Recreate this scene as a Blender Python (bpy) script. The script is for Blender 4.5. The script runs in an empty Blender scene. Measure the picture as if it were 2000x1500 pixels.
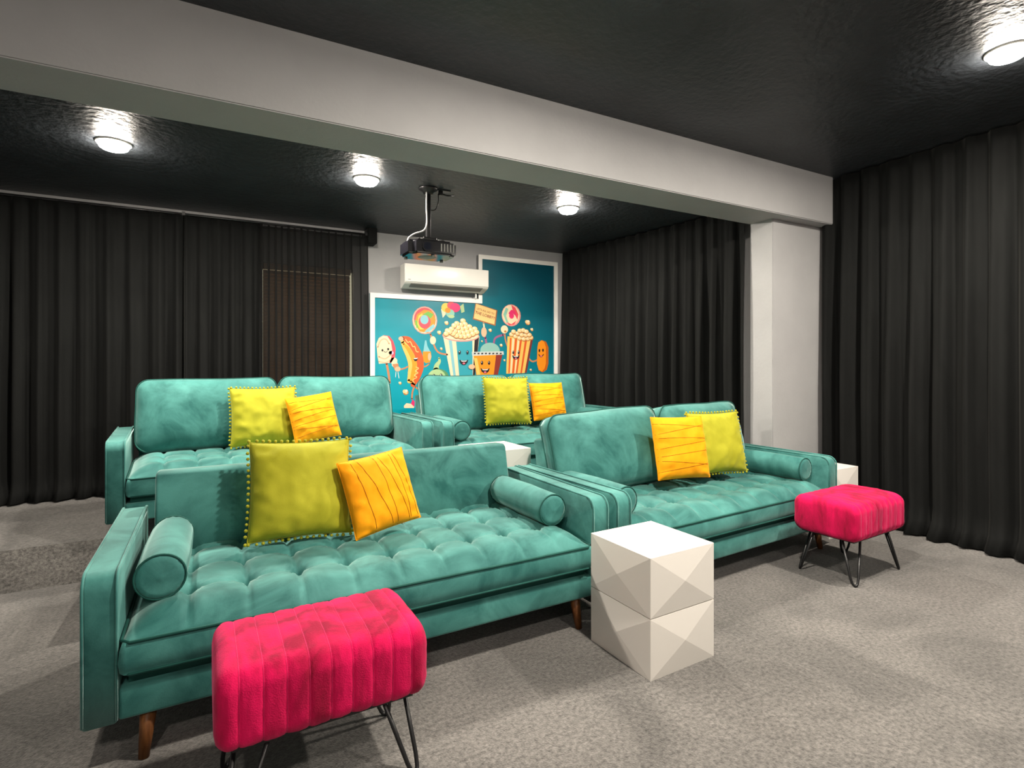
import bpy, bmesh, math, random
from mathutils import Vector, Matrix, Euler, noise

scene = bpy.context.scene
COL = scene.collection
R = math.radians
PI = math.pi

# ------------------------------------------------------------------ camera
cam_d = bpy.data.cameras.new('camera')
cam_d.sensor_fit = 'HORIZONTAL'
cam_d.sensor_width = 36.0
cam_d.lens = 36.0 * 1053.0 / 2000.0
cam_d.shift_y = -43.0 / 2000.0
cam_d.clip_start = 0.05
cam = bpy.data.objects.new('camera', cam_d)
cam.location = (0, 0, 1.31)
cam.rotation_euler = (R(90), 0, R(-28.3))
COL.objects.link(cam)
scene.camera = cam

# ------------------------------------------------------------------ world, exposure
w = bpy.data.worlds.new('world'); scene.world = w
w.use_nodes = True
w.node_tree.nodes['Background'].inputs[0].default_value = (0.9, 0.95, 1.0, 1)
w.node_tree.nodes['Background'].inputs[1].default_value = 0.15
vs = scene.view_settings
vs.view_transform = 'Standard'
vs.look = 'None'
vs.gamma = 1.0
vs.use_curve_mapping = False
vs.exposure = 0.3
LAMP_COLOR = (1.0, 0.91, 0.79)
REAR_W, FRONT_W, BACK_W = 44.0, 70.0, 13.0

# ------------------------------------------------------------------ key levels (metres)
STEP = 0.20            # the rear half of the room is one step up
STEP_Y = 3.25
CEIL_F, CEIL_R = 2.92, 2.68
BEAM_Y0, BEAM_Y1, BEAM_Z = 2.815, 3.16, 2.51
WALL_B = 5.70

# ------------------------------------------------------------------ node materials
def newmat(name):
    m = bpy.data.materials.new(name); m.use_nodes = True
    nt = m.node_tree
    return m, nt, nt.nodes['Principled BSDF']

def set_in(b, **kw):
    for k, v in kw.items():
        k = k.replace('_', ' ')
        if k in b.inputs:
            b.inputs[k].default_value = v

def noise_mix(nt, c1, c2, scale, detail=4.0, lo=.35, hi=.65, rough=.55, coord='Object', stretch=None, dist=0.0):
    tc = nt.nodes.new('ShaderNodeTexCoord')
    n = nt.nodes.new('ShaderNodeTexNoise')
    n.inputs['Scale'].default_value = scale
    n.inputs['Detail'].default_value = detail
    n.inputs['Roughness'].default_value = rough
    n.inputs['Distortion'].default_value = dist
    if stretch:
        mp = nt.nodes.new('ShaderNodeMapping'); mp.inputs['Scale'].default_value = stretch
        nt.links.new(tc.outputs[coord], mp.inputs[0]); nt.links.new(mp.outputs[0], n.inputs['Vector'])
    else:
        nt.links.new(tc.outputs[coord], n.inputs['Vector'])
    r = nt.nodes.new('ShaderNodeValToRGB')
    r.color_ramp.elements[0].position = lo; r.color_ramp.elements[1].position = hi
    r.color_ramp.elements[0].color = (*c1, 1); r.color_ramp.elements[1].color = (*c2, 1)
    nt.links.new(n.outputs['Fac'], r.inputs[0])
    return r.outputs[0], n

def add_bump(nt, b, scale, strength, dist=.01, detail=3.0, coord='Object', stretch=None):
    tc = nt.nodes.new('ShaderNodeTexCoord')
    n = nt.nodes.new('ShaderNodeTexNoise')
    n.inputs['Scale'].default_value = scale; n.inputs['Detail'].default_value = detail
    if stretch:
        mp = nt.nodes.new('ShaderNodeMapping'); mp.inputs['Scale'].default_value = stretch
        nt.links.new(tc.outputs[coord], mp.inputs[0]); nt.links.new(mp.outputs[0], n.inputs['Vector'])
    else:
        nt.links.new(tc.outputs[coord], n.inputs['Vector'])
    bp = nt.nodes.new('ShaderNodeBump')
    bp.inputs['Strength'].default_value = strength; bp.inputs['Distance'].default_value = dist
    nt.links.new(n.outputs['Fac'], bp.inputs['Height']); nt.links.new(bp.outputs[0], b.inputs['Normal'])

def plain(name, c, rough=.6, metal=0.0, spec=.5, emit=None, es=0.0):
    m, nt, b = newmat(name)
    set_in(b, Base_Color=(*c, 1), Roughness=rough, Metallic=metal, Specular_IOR_Level=spec)
    if emit:
        set_in(b, Emission_Color=(*emit, 1), Emission_Strength=es)
    m.diffuse_color = (*c, 1)
    return m

def fabric(name, c1, c2, scale, sheen, tint, rough=.75, bump=(220, .12), sheen_r=.35, lo=.3, hi=.7, stretch=None):
    m, nt, b = newmat(name)
    col, _ = noise_mix(nt, c1, c2, scale, 5.0, lo, hi, .6, stretch=stretch, dist=.6)
    nt.links.new(col, b.inputs['Base Color'])
    set_in(b, Roughness=rough, Sheen_Weight=sheen, Sheen_Roughness=sheen_r, Sheen_Tint=(*tint, 1), Specular_IOR_Level=.2)
    if bump:
        add_bump(nt, b, bump[0], bump[1], .003)
    return m

M = {}
M['velvet'] = fabric('teal_velvet', (.017, .105, .096), (.070, .250, .226), 4.2, .50, (.74, 1.0, .95), rough=.7, lo=.34, hi=.66)
M['velvet_pipe'] = fabric('teal_piping', (.008, .060, .050), (.014, .085, .070), 9, .1, (.5, 1.0, .85))
M['lime'] = fabric('lime_velvet', (.30, .295, .012), (.42, .40, .025), 4.5, .35, (1.0, 1.0, .5), rough=.75)
M['lime_trim'] = fabric('lime_pompom', (.28, .27, .012), (.40, .38, .03), 20, .3, (1.0, 1.0, .5))
M['amber'] = fabric('amber_velvet', (.84, .30, .002), (1.0, .385, .004), 5, .2, (1.0, .8, .3), rough=.75)
M['amber_seam'] = fabric('amber_seam', (.36, .11, .002), (.45, .15, .003), 30, .1, (1, .7, .3))
M['fur'] = fabric('magenta_plush', (.25, .0, .024), (.64, .0015, .078), 6, .3, (1.0, .25, .45), rough=.85,
                  bump=(260, .5), sheen_r=.45, lo=.38, hi=.62, stretch=(1.2, 1.2, .45))
M['fur_seam'] = fabric('magenta_seam', (.40, .004, .060), (.62, .02, .12), 60, .4, (1.0, .4, .6))
M['curtain'] = fabric('black_curtain', (.0028, .0032, .0031), (.0054, .0060, .0058), 3.0, .03, (.9, .9, .85), rough=.85, bump=(420, .15), stretch=(3, 3, .6))
M['wood'] = fabric('walnut_leg', (.085, .030, .010), (.17, .068, .022), 22, 0, (1, 1, 1), rough=.4, bump=None, stretch=(4, 4, .6))
M['black_metal'] = plain('black_metal', (.008, .008, .009), .35, 0.0)
M['white_lacquer'] = plain('white_lacquer', (.80, .765, .715), .30)
M['white_plastic'] = plain('white_plastic', (.78, .76, .71), .32)
M['grey_plastic'] = plain('grey_plastic', (.16, .165, .15), .45)
M['dark_plastic'] = plain('dark_plastic', (.006, .006, .008), .14)
M['white_cable'] = plain('white_cable', (.42, .42, .41), .4)
M['white_frame'] = plain('white_frame', (.80, .78, .74), .45)
M['glass_dark'] = plain('lens_glass', (.01, .012, .02), .05)
M['silver'] = plain('silver_trim', (.55, .55, .55), .3, .8)

def wall_mat(name, c1, c2):
    m, nt, b = newmat(name)
    col, _ = noise_mix(nt, c1, c2, 2.2, 6.0, .3, .7, .6)
    nt.links.new(col, b.inputs['Base Color'])
    set_in(b, Roughness=.62)
    add_bump(nt, b, 45, .22, .004, 4.0)
    return m
M['wall'] = wall_mat('grey_paint', (.335, .335, .34), (.375, .375, .38))

def ceiling_mat():
    m, nt, b = newmat('black_ceiling_paint')
    col, _ = noise_mix(nt, (.015, .0178, .0215), (.033, .038, .045), 3.0, 7.0, .3, .7, .65)
    nt.links.new(col, b.inputs['Base Color'])
    set_in(b, Roughness=.46, Specular_IOR_Level=.5)
    add_bump(nt, b, 24, .65, .010, 3.0)
    return m
M['ceiling'] = ceiling_mat()

def carpet_mat():
    m, nt, b = newmat('grey_carpet')
    tc = nt.nodes.new('ShaderNodeTexCoord')
    c1, _ = noise_mix(nt, (.052, .050, .0475), (.200, .192, .182), 62, 4.0, .30, .70, .7)
    c2, _ = noise_mix(nt, (.74, .73, .72), (1.14, 1.12, 1.10), 1.8, 5.0, .36, .64, .55, dist=.9)
    mx = nt.nodes.new('ShaderNodeMix'); mx.data_type = 'RGBA'; mx.blend_type = 'MULTIPLY'
    mx.inputs[0].default_value = 1.0
    nt.links.new(c1, mx.inputs[6]); nt.links.new(c2, mx.inputs[7])
    nt.links.new(mx.outputs[2], b.inputs['Base Color'])
    set_in(b, Roughness=.95, Sheen_Weight=.25, Sheen_Roughness=.5, Specular_IOR_Level=.1)
    add_bump(nt, b, 150, .7, .008, 4.0)
    return m
M['carpet'] = carpet_mat()

def sheer_mat():
    m, nt, b = newmat('black_sheer_curtain')
    col, _ = noise_mix(nt, (.006, .0062, .006), (.010, .010, .0097), 3.0, 4.0)
    nt.links.new(col, b.inputs['Base Color'])
    set_in(b, Roughness=.85, Sheen_Weight=.05, Specular_IOR_Level=.15)
    tr = nt.nodes.new('ShaderNodeBsdfTransparent')
    mx = nt.nodes.new('ShaderNodeMixShader'); mx.inputs[0].default_value = .38
    out = nt.nodes['Material Output']
    nt.links.new(b.outputs[0], mx.inputs[1]); nt.links.new(tr.outputs[0], mx.inputs[2])
    nt.links.new(mx.outputs[0], out.inputs[0])
    return m
M['sheer'] = sheer_mat()
M['slat'] = plain('brown_blind_slat', (.42, .27, .165), .5)
M['daylight'] = plain('daylit_pane', (.5, .5, .45), .3, emit=(.95, .9, .62), es=1.8)

def mural_mat():
    m, nt, b = newmat('teal_print')
    tc = nt.nodes.new('ShaderNodeTexCoord')
    sep = nt.nodes.new('ShaderNodeSeparateXYZ'); nt.links.new(tc.outputs['Object'], sep.inputs[0])
    a = nt.nodes.new('ShaderNodeMath'); a.operation = 'MULTIPLY_ADD'; a.inputs[1].default_value = -.32
    nt.links.new(sep.outputs['X'], a.inputs[0])
    z = nt.nodes.new('ShaderNodeMath'); z.operation = 'MULTIPLY'; z.inputs[1].default_value = -.42
    nt.links.new(sep.outputs['Z'], z.inputs[0]); nt.links.new(z.outputs[0], a.inputs[2])
    ad = nt.nodes.new('ShaderNodeMath'); ad.operation = 'ADD'; ad.inputs[1].default_value = .55
    nt.links.new(a.outputs[0], ad.inputs[0])
    r = nt.nodes.new('ShaderNodeValToRGB')
    r.color_ramp.elements[0].position = 0.0; r.color_ramp.elements[0].color = (.0, .055, .085, 1)
    r.color_ramp.elements[1].position = 1.0; r.color_ramp.elements[1].color = (.0, .29, .37, 1)
    nt.links.new(ad.outputs[0], r.inputs[0]); nt.links.new(r.outputs[0], b.inputs['Base Color'])
    set_in(b, Roughness=.35)
    return m
M['mural'] = mural_mat()

ART = {'tan': (.55, .22, .10), 'redpink': (.80, .07, .10), 'cream': (.85, .68, .45), 'peach': (.85, .45, .28), 'ink': (.010, .008, .012),
       'white': (.85, .83, .78), 'pink': (.75, .15, .22), 'lilac': (.60, .45, .65), 'hotpink': (.80, .03, .16), 'redorange': (.68, .10, .02),
       'bunlight': (.90, .52, .12), 'bun': (.85, .33, .02), 'mustard': (.92, .60, .20), 'paleblue': (.22, .52, .58), 'orange': (.88, .28, .01),
       'rose': (.80, .30, .26), 'green': (.16, .45, .06), 'yellow': (.85, .58, .08), 'palegreen': (.42, .58, .28), 'mint': (.25, .55, .42),
       'teal': (.03, .34, .42), 'popbrown': (.50, .20, .05), 'popcorn': (.86, .62, .30), 'popwhite': (.90, .80, .60), 'purple': (.32, .10, .22),
       'glassgreen': (.25, .48, .42), 'darkred': (.25, .03, .02), 'lightgrey': (.55, .58, .56), 'signedge': (.35, .12, .04), 'signface': (.88, .58, .22),
       'maroon': (.20, .03, .03), 'darkorange': (.55, .12, .005), 'gumdark': (.10, .28, .12), 'gumlight': (.40, .58, .28)}
for k, c in ART.items():
    M['art_' + k] = plain('print_' + k, tuple(.85 * q for q in c), .4)

# ------------------------------------------------------------------ mesh helpers
def link(name, me, mat, parent=None, smooth=False):
    o = bpy.data.objects.new(name, me)
    COL.objects.link(o)
    if mat is not None and not me.materials:
        for mm in (mat if isinstance(mat, (list, tuple)) else [mat]):
            me.materials.append(mm)
    if smooth:
        me.polygons.foreach_set('use_smooth', [True] * len(me.polygons))
    if parent is not None:
        o.parent = parent
    return o

def from_bm(name, bm, mat, parent=None, smooth=False):
    bmesh.ops.recalc_face_normals(bm, faces=bm.faces)
    me = bpy.data.meshes.new(name); bm.to_mesh(me); bm.free()
    return link(name, me, mat, parent, smooth)

def from_vf(name, v, f, mat, parent=None, smooth=False):
    me = bpy.data.meshes.new(name); me.from_pydata([tuple(p) for p in v], [], f); me.update()
    return link(name, me, mat, parent, smooth)

def add_box(bm, lo, hi):
    x0, y0, z0 = lo; x1, y1, z1 = hi
    vs_ = [bm.verts.new(p) for p in ((x0, y0, z0), (x1, y0, z0), (x1, y1, z0), (x0, y1, z0), (x0, y0, z1), (x1, y0, z1), (x1, y1, z1), (x0, y1, z1))]
    for q in ((0, 3, 2, 1), (4, 5, 6, 7), (0, 1, 5, 4), (1, 2, 6, 5), (2, 3, 7, 6), (3, 0, 4, 7)):
        bm.faces.new([vs_[i] for i in q])
    return vs_

def box(name, lo, hi, mat, parent=None, bevel=0.0, seg=2):
    bm = bmesh.new(); add_box(bm, lo, hi)
    if bevel > 0:
        bmesh.ops.bevel(bm, geom=bm.edges[:], offset=bevel, segments=seg, profile=.5, affect='EDGES')
    return from_bm(name, bm, mat, parent, bevel > 0 and seg > 1)

def tube_vf(path, r, n=8, closed=False, v=None, f=None, cap=True):
    v = [] if v is None else v; f = [] if f is None else f
    pts = [Vector(p) for p in path]; m = len(pts)
    rs = r if isinstance(r, (list, tuple)) else [r] * m
    prev = None; base = len(v)
    for i, p in enumerate(pts):
        if closed:
            t = pts[(i + 1) % m] - pts[i - 1]
        else:
            t = pts[min(i + 1, m - 1)] - pts[max(i - 1, 0)]
        if t.length < 1e-9: t = Vector((0, 0, 1))
        t.normalize()
        if prev is None:
            a = Vector((0, 0, 1)) if abs(t.z) < .9 else Vector((1, 0, 0))
            nrm = t.cross(a).normalized()
        else:
            nrm = (prev - t * prev.dot(t))
            nrm = nrm.normalized() if nrm.length > 1e-6 else t.orthogonal().normalized()
        prev = nrm; bi = t.cross(nrm)
        for k in range(n):
            a = 2 * PI * k / n
            v.append(p + (nrm * math.cos(a) + bi * math.sin(a)) * rs[i])
    for i in range(m if closed else m - 1):
        j = (i + 1) % m
        for k in range(n):
            l = (k + 1) % n
            f.append((base + i * n + k, base + i * n + l, base + j * n + l, base + j * n + k))
    if not closed and cap:
        f.append(tuple(base + k for k in reversed(range(n))))
        f.append(tuple(base + (m - 1) * n + k for k in range(n)))
    return v, f

def tube(name, path, r, mat, parent=None, n=8, closed=False):
    v, f = tube_vf(path, r, n, closed)
    return from_vf(name, v, f, mat, parent, True)

def smooth_path(pts, n=8):
    pts = [Vector(p) for p in pts]; out = []
    for i in range(len(pts) - 1):
        p0 = pts[max(i - 1, 0)]; p1 = pts[i]; p2 = pts[i + 1]; p3 = pts[min(i + 2, len(pts) - 1)]
        for k in range(n):
            t = k / n
            out.append(.5 * ((2 * p1) + (p2 - p0) * t + (2 * p0 - 5 * p1 + 4 * p2 - p3) * t * t + (3 * p1 - p0 - 3 * p2 + p3) * t ** 3))
    out.append(pts[-1]); return out

def lathe(name, prof, mat, parent=None, n=32, smooth=True):   # profile (r, z) about Z
    v = []; f = []
    for r, z in prof:
        for k in range(n):
            a = 2 * PI * k / n; v.append((r * math.cos(a), r * math.sin(a), z))
    for i in range(len(prof) - 1):
        for k in range(n):
            l = (k + 1) % n
            f.append((i * n + k, i * n + l, (i + 1) * n + l, (i + 1) * n + k))
    f.append(tuple(reversed(range(n)))); f.append(tuple((len(prof) - 1) * n + k for k in range(n)))
    return from_vf(name, v, f, mat, parent, smooth)

def extrude_x(name, prof, x0, x1, mat, parent=None, bevel=.012, seg=3):  # profile in (y, z)
    bm = bmesh.new()
    a = [bm.verts.new((x0, y, z)) for y, z in prof]; b = [bm.verts.new((x1, y, z)) for y, z in prof]
    fa = bm.faces.new(a); fb = bm.faces.new(list(reversed(b)))
    n = len(prof)
    for i in range(n):
        bm.faces.new((a[i], b[i], b[(i + 1) % n], a[(i + 1) % n]))
    if bevel:
        es = [e for e in bm.edges if len(e.link_faces) == 2 and (fa in e.link_faces or fb in e.link_faces)]
        bmesh.ops.bevel(bm, geom=es, offset=bevel, segments=seg, profile=.5, affect='EDGES')
    o = from_bm(name, bm, mat, parent, True)
    return o

def empty(name, loc=(0, 0, 0), rz=0.0):
    o = bpy.data.objects.new(name, None); COL.objects.link(o)
    o.location = loc; o.rotation_euler = (0, 0, rz); o.empty_display_size = .1
    return o

def tag(o, label=None, cat=None, group=None, kind=None):
    if label: o['label'] = label
    if cat: o['category'] = cat
    if group: o['group'] = group
    if kind: o['kind'] = kind
    return o

def copy_tree(o, parent=None):
    c = o.copy(); COL.objects.link(c)
    if parent is not None: c.parent = parent
    for ch in list(o.children):
        copy_tree(ch, c)
    return c

def nz(x, y, z=0.0): return noise.noise(Vector((x, y, z)))

# ------------------------------------------------------------------ the setting
XL, XR_F, XR_R, YF = -2.9, 4.82, 4.12, -1.9
def boxes(name, lst, mat):
    bm = bmesh.new()
    for lo, hi in lst: add_box(bm, lo, hi)
    return from_bm(name, bm, mat)

def shell(name, lst, mat, label, cat):
    return tag(boxes(name, lst, mat), label, cat, kind='structure')

# floor: lower front half and raised rear half in one stepped slab; the step comes forward under the rear sofas
PX, PY = -.58, 4.21
top = [(PX, STEP_Y), (XR_F, STEP_Y), (XR_F, WALL_B), (XL, WALL_B), (XL, PY), (PX, PY)]
v = [(XL, YF, 0), (XR_F, YF, 0), (XR_F, STEP_Y, 0), (PX, STEP_Y, 0), (PX, PY - .17, 0), (XL, PY - .17, 0)] + [(x, y, STEP) for x, y in top]  # left riser is sloped, a shape added to catch more overhead light
v += [(XL, YF, -.1), (XR_F, YF, -.1), (XR_F, WALL_B, -.1), (XL, WALL_B, -.1)]
f = [(0, 1, 2, 3, 4, 5), (6, 7, 8, 9, 10, 11), (3, 2, 7, 6), (4, 3, 6, 11), (5, 4, 11, 10), (15, 14, 13, 12), (12, 13, 1, 0), (14, 15, 9, 8), (13, 14, 8, 7, 2, 1), (15, 12, 0, 5, 10, 9)]
fl = from_vf('floor', v, f, M['carpet'])
tag(fl, 'mottled grey carpet floor with a low step up to the rear', 'floor', kind='structure')

shell('ceiling', [((XL, YF, CEIL_F), (XR_F, BEAM_Y0 + .02, CEIL_F + .1)), ((XL, BEAM_Y1 - .02, CEIL_R), (XR_F, WALL_B + .1, CEIL_F + .1))], M['ceiling'],
      'black textured ceiling with round lights', 'ceiling')
bm = bmesh.new(); add_box(bm, (XL, BEAM_Y0, BEAM_Z), (4.70, BEAM_Y1, CEIL_F + .02))
bmesh.ops.bevel(bm, geom=bm.edges[:], offset=.006, segments=2, affect='EDGES')
tag(from_bm('ceiling_beam', bm, M['wall']), 'long pale grey ceiling beam crossing the room', 'beam', kind='structure')
bm = bmesh.new(); add_box(bm, (4.055, 2.935, 0), (4.82, 3.155, BEAM_Z + .01))
bmesh.ops.bevel(bm, geom=bm.edges[:], offset=.006, segments=2, affect='EDGES')
tag(from_bm('column', bm, M['wall']), 'pale grey square column under the right end of the beam', 'column', kind='structure')

WX0, WX1, WZ0, WZ1 = .315, 1.20, 1.00, 2.27
shell('wall_back', [((XL, WALL_B, 0), (WX0, WALL_B + .1, CEIL_R + .02)), ((WX1, WALL_B, 0), (XR_F, WALL_B + .1, CEIL_R + .02)),
                    ((WX0, WALL_B, 0), (WX1, WALL_B + .1, WZ0)), ((WX0, WALL_B, WZ1), (WX1, WALL_B + .1, CEIL_R + .02))], M['wall'],
      'pale grey rear wall behind mural and air conditioner', 'wall')
shell('wall_right', [((XR_F, YF, 0), (XR_F + .1, WALL_B + .1, CEIL_F + .1)), ((XR_R, 3.15, STEP), (XR_F, WALL_B, CEIL_R + .01))], M['wall'], 'grey right wall behind black curtains', 'wall')
shell('wall_left', [((XL - .1, YF, 0), (XL, WALL_B + .1, CEIL_F + .1))], M['wall'], 'grey left wall outside the view', 'wall')
shell('wall_front', [((XL - .1, YF - .1, 0), (XR_F + .1, YF, CEIL_F + .1))], M['wall'], 'grey front wall behind the viewer', 'wall')

# window in the back wall
win = empty('window_1', ((WX0 + WX1) / 2, WALL_B, WZ0)); tag(win, 'window with brown blind behind the sheer black curtain', 'window', kind='structure')
hw, hh = (WX1 - WX0) / 2, WZ1 - WZ0
for lo, hi in (((-hw, .075, 0), (-hw + .02, .095, hh)), ((hw - .02, .075, 0), (hw, .095, hh)), ((-hw, .02, hh - .035), (hw, .09, hh)), ((-hw, .02, 0), (hw, .09, .035))):
    box('window_frame', lo, hi, M['white_frame'], win)
box('pane', (-hw + .001, .06, .03), (hw - .001, .068, hh - .03), M['daylight'], win)

bl = empty('window_blind', ((WX0 + WX1) / 2, WALL_B + .005, WZ1 - .03)); tag(bl, 'brown slatted blind hanging in the rear window', 'blind')
box('headrail', (-hw + .03, -.02, -.035), (hw - .03, .03, .02), M['slat'], bl)
sm = None
for i in range(34):
    if sm is None:
        s = box('slat', (-hw + .035, -.021, -.0015), (hw - .035, .021, .0015), M['slat'], bl); sm = s.data
    else:
        s = bpy.data.objects.new('slat', sm); COL.objects.link(s); s.parent = bl
    s.location = (0, 0, -.058 - i * .034); s.rotation_euler = (R(60), 0, 0)

# ------------------------------------------------------------------ sofas
SEAT_W = 1.885
def arc(cy, cz, r, a0, a1, n=6): return [(cy + r * math.cos(R(a0 + (a1 - a0) * i / n)), cz + r * math.sin(R(a0 + (a1 - a0) * i / n))) for i in range(n + 1)]

def tufted_seat():
    W, D = SEAT_W / 2, .80
    cols = [-.735 + .1905 * i for i in range(9)]; cols = [c + (-sum(cols) / 9) for c in cols]
    rows = [.235, .475, .70]
    nx, ny = 172, 76
    xs = [-W + 2 * W * i / nx for i in range(nx + 1)]; ys = [D * j / ny for j in range(ny + 1)]
    v = []; f = []
    sx = cols[1] - cols[0]
    for j, y in enumerate(ys):
        for i, x in enumerate(xs):
            d = min(x + W, W - x); e1 = 1 - (1 - min(d / .15, 1)) ** 2.4
            d = min(y, .0 + (D - y) + .1); e2 = 1 - (1 - min(d / .13, 1)) ** 2.4
            z = .402 + .070 * e1 * e2
            dx = min(abs(x - c) for c in cols); dy = min(abs(y - r) for r in rows)
            ins = 1.0 if cols[0] - .03 < x < cols[-1] + .03 else .0
            cr = math.exp(-(dx / .010) ** 2) * .013 + math.exp(-dx / .030) * .006
            if ins: cr += math.exp(-(dy / .010) ** 2) * .005 + math.exp(-dy / .035) * .004
            rr = math.hypot(dx, dy)
            tu = .022 * math.exp(-(rr / .022) ** 2) + .036 * math.exp(-rr / .030)
            th = math.atan2(dy, dx)
            tu += .0042 * math.sin(13 * th + x * 9) * math.exp(-((rr - .040) / .024) ** 2)
            z -= (cr + tu) * min(1, (e1 * e2) * 1.3)
            z += .0022 * nz(x * 14, y * 14) * e1 * e2
            v.append((x, y - .006 * (1 - min(y / .03, 1)), z))
            if i and j:
                a = (nx + 1) * j + i; f.append((a - nx - 2, a - nx - 1, a, a - 1))
    # skirt
    n0 = nx + 1
    rim = [i for i in range(nx + 1)] + [n0 * j + nx for j in range(1, ny + 1)] + [n0 * ny + i for i in range(nx - 1, -1, -1)] + [n0 * j for j in range(ny - 1, 0, -1)]
    prev = rim
    for zz, out in ((.385, .006), (.345, .010), (.312, .006), (.298, -.004)):
        new = []
        for k in rim:
            x, y, _ = v[k]
            ox = (1 if x > W - 1e-4 else -1 if x < -W + 1e-4 else 0) * out; oy = (1 if y > D - 1e-4 else -1 if y < .001 else 0) * out
            new.append(len(v)); v.append((x + ox, y + oy, zz))
        for q in range(len(rim)):
            r_ = (q + 1) % len(rim)
            f.append((prev[q], new[q], new[r_], prev[r_]))
        prev = new
    f.append(tuple(prev))
    return v, f, cols, rows

def rrect(w, h, r, n=6):
    out = []
    for cx, cy, a in ((w / 2 - r, h / 2 - r, 0), (-w / 2 + r, h / 2 - r, 90), (-w / 2 + r, -h / 2 + r, 180), (w / 2 - r, -h / 2 + r, 270)):
        for i in range(n + 1):
            t = R(a + 90 * i / n); out.append((cx + r * math.cos(t), cy + r * math.sin(t)))
    return out

def densify(pts, step):
    out = []
    for i, p in enumerate(pts):
        q = pts[(i + 1) % len(pts)]
        n = max(1, int(math.hypot(q[0] - p[0], q[1] - p[1]) / step))
        for k in range(n): out.append((p[0] + (q[0] - p[0]) * k / n, p[1] + (q[1] - p[1]) * k / n))
    return out

def back_cushion(parent, cx, seed, lean, sag=0.0, roll=0.0, w=.935, h=.53, t=.15):
    """puffy box cushion, origin at its bottom centre, face towards -y"""
    out = densify(rrect(w, h, .085), .03); m = len(out)
    def warp(x, z):
        k = .010 * nz(x * 3 + seed, z * 3, seed)
        z2 = z + .018 * nz(x * 2.2 + seed * 3.1, seed) * (1 if z > 0 else .2)
        return x + k, z2
    v = []; f = []
    S = [.1] + [.1 + .9 * i / 9 for i in range(1, 10)]
    def ring(s, side):
        for x, z in out:
            X, Z = warp(x * s, z * s)
            b = (1 - s ** 2.6)
            lim = (1 - (abs(x * s) / (w / 2)) ** 3) * (1 - (abs(z * s) / (h / 2)) ** 3)
            d = t * .30 + .105 * max(lim, 0) ** .62 + .007 * nz(x * s * 7 + seed, z * s * 6, 3) * (s < .98)
            d += .004 * math.sin(abs(z * s) * 70 + seed) * max(0, abs(x * s) / (w / 2) - .8) * 4 * (s < .98)
            v.append((X, side * d, Z + h / 2))
    for s in S: ring(s, -1)
    for s in reversed(S): ring(s, 1)
    N = len(v) // m
    for i in range(N - 1):
        for k in range(m):
            l = (k + 1) % m
            f.append((i * m + k, i * m + l, (i + 1) * m + l, (i + 1) * m + k))
    f = [tuple(reversed(q)) for q in f]
    for base, sd in ((0, -1), ((N - 1) * m, 1)):
        c = len(v); mean = [sum(v[base + k][a] for k in range(m)) / m for a in range(3)]
        v.append((mean[0], mean[1] + sd * .0006, mean[2]))
        f += [(base + k, base + (k + 1) % m, c) if sd < 0 else (base + (k + 1) % m, base + k, c) for k in range(m)]
    o = from_vf('back_cushion', v, f, M['velvet'], parent, True)
    o.location = (cx, .672, .458); o.rotation_euler = (R(-lean), R(roll), R(sag))
    for side, idx in ((-1, 9), (1, 10)):
        path = [Vector(v[idx * m + k]) for k in range(m)]
        tube('piping', path, .0055, M['velvet_pipe'], o, 6, True)
    return o

def make_sofa(with_back):
    root = empty('sofa')
    # frame under the seat
    base = box('base', (-.955, .005, .15), (.955, .90, .255), M['velvet'], root, .012, 3)
    box('seat_support', (-.93, .035, .25), (.93, .88, .300), M['velvet_pipe'], root)
    v, f, cols, rows = tufted_seat()
    seat = from_vf('seat_cushion', v, f, M['velvet'], root, True)
    W = SEAT_W / 2
    for zz, oo in ((.404, .005), (.300, .003)):
        tube('piping', [(-W - oo, .78, zz), (-W - oo, .02, zz), (-W + .02, -.004 - oo, zz), (W - .02, -.004 - oo, zz), (W + oo, .02, zz), (W + oo, .78, zz)], .0055, M['velvet_pipe'], seat, 6)
    bmsh = None
    for c in cols:
        for r in rows:
            if bmsh is None:
                b = lathe('button', [(.002, .006), (.007, .005), (.010, .002), (.0105, -.002), (.008, -.004)][::-1], M['velvet_pipe'], seat, 10); bmsh = b.data
            else:
                b = bpy.data.objects.new('button', bmsh); COL.objects.link(b); b.parent = seat
            b.location = (c, r, .402)
    # arms
    prof = [(.0, .15), (.955, .15)] + arc(.925, .60, .03, 0, 90, 4) + arc(.055, .575, .055, 90, 180, 6)
    prof = prof[:1] + prof[1:]
    for s in (-1, 1):
        x0, x1 = (-1.05, -.953) if s < 0 else (.953, 1.05)
        a = extrude_x('arm', prof, x0, x1, M['velvet'], root, .012, 3)
        for xx in (x0 + .004, x1 - .004):
            pp = [(xx, y, z) for y, z in ([(-.002, .16)] + [(y - .004 if y < .1 else y, z + (.003 if z > .56 else 0)) for y, z in reversed(prof[2:])] + [(.957, .16)])]
            tube('piping', pp, .0045, M['velvet'], a, 6)
    # reclined back panel, a little narrower than the seat
    bp = [(.72, .33), (.86, .33), (.955, .775), (.94, .795), (.845, .80), (.825, .785)]
    extrude_x('backrest', bp, -.915, .915, M['velvet'], root, .014, 3)
    for x in (-.875, .875):
        for y, sy in ((.045, -1), (.83, 1)):
            v, f = tube_vf([(x, y, .152), (x + (.012 if x > 0 else -.012), y + .02 * sy, 0)], [.026, .016], 14)
            from_vf('leg', v, f, M['wood'], root, True)
    if with_back:
        for cx, sd, ln, sg in with_back:
            back_cushion(root, cx, sd, ln, sg)
    return root

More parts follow.
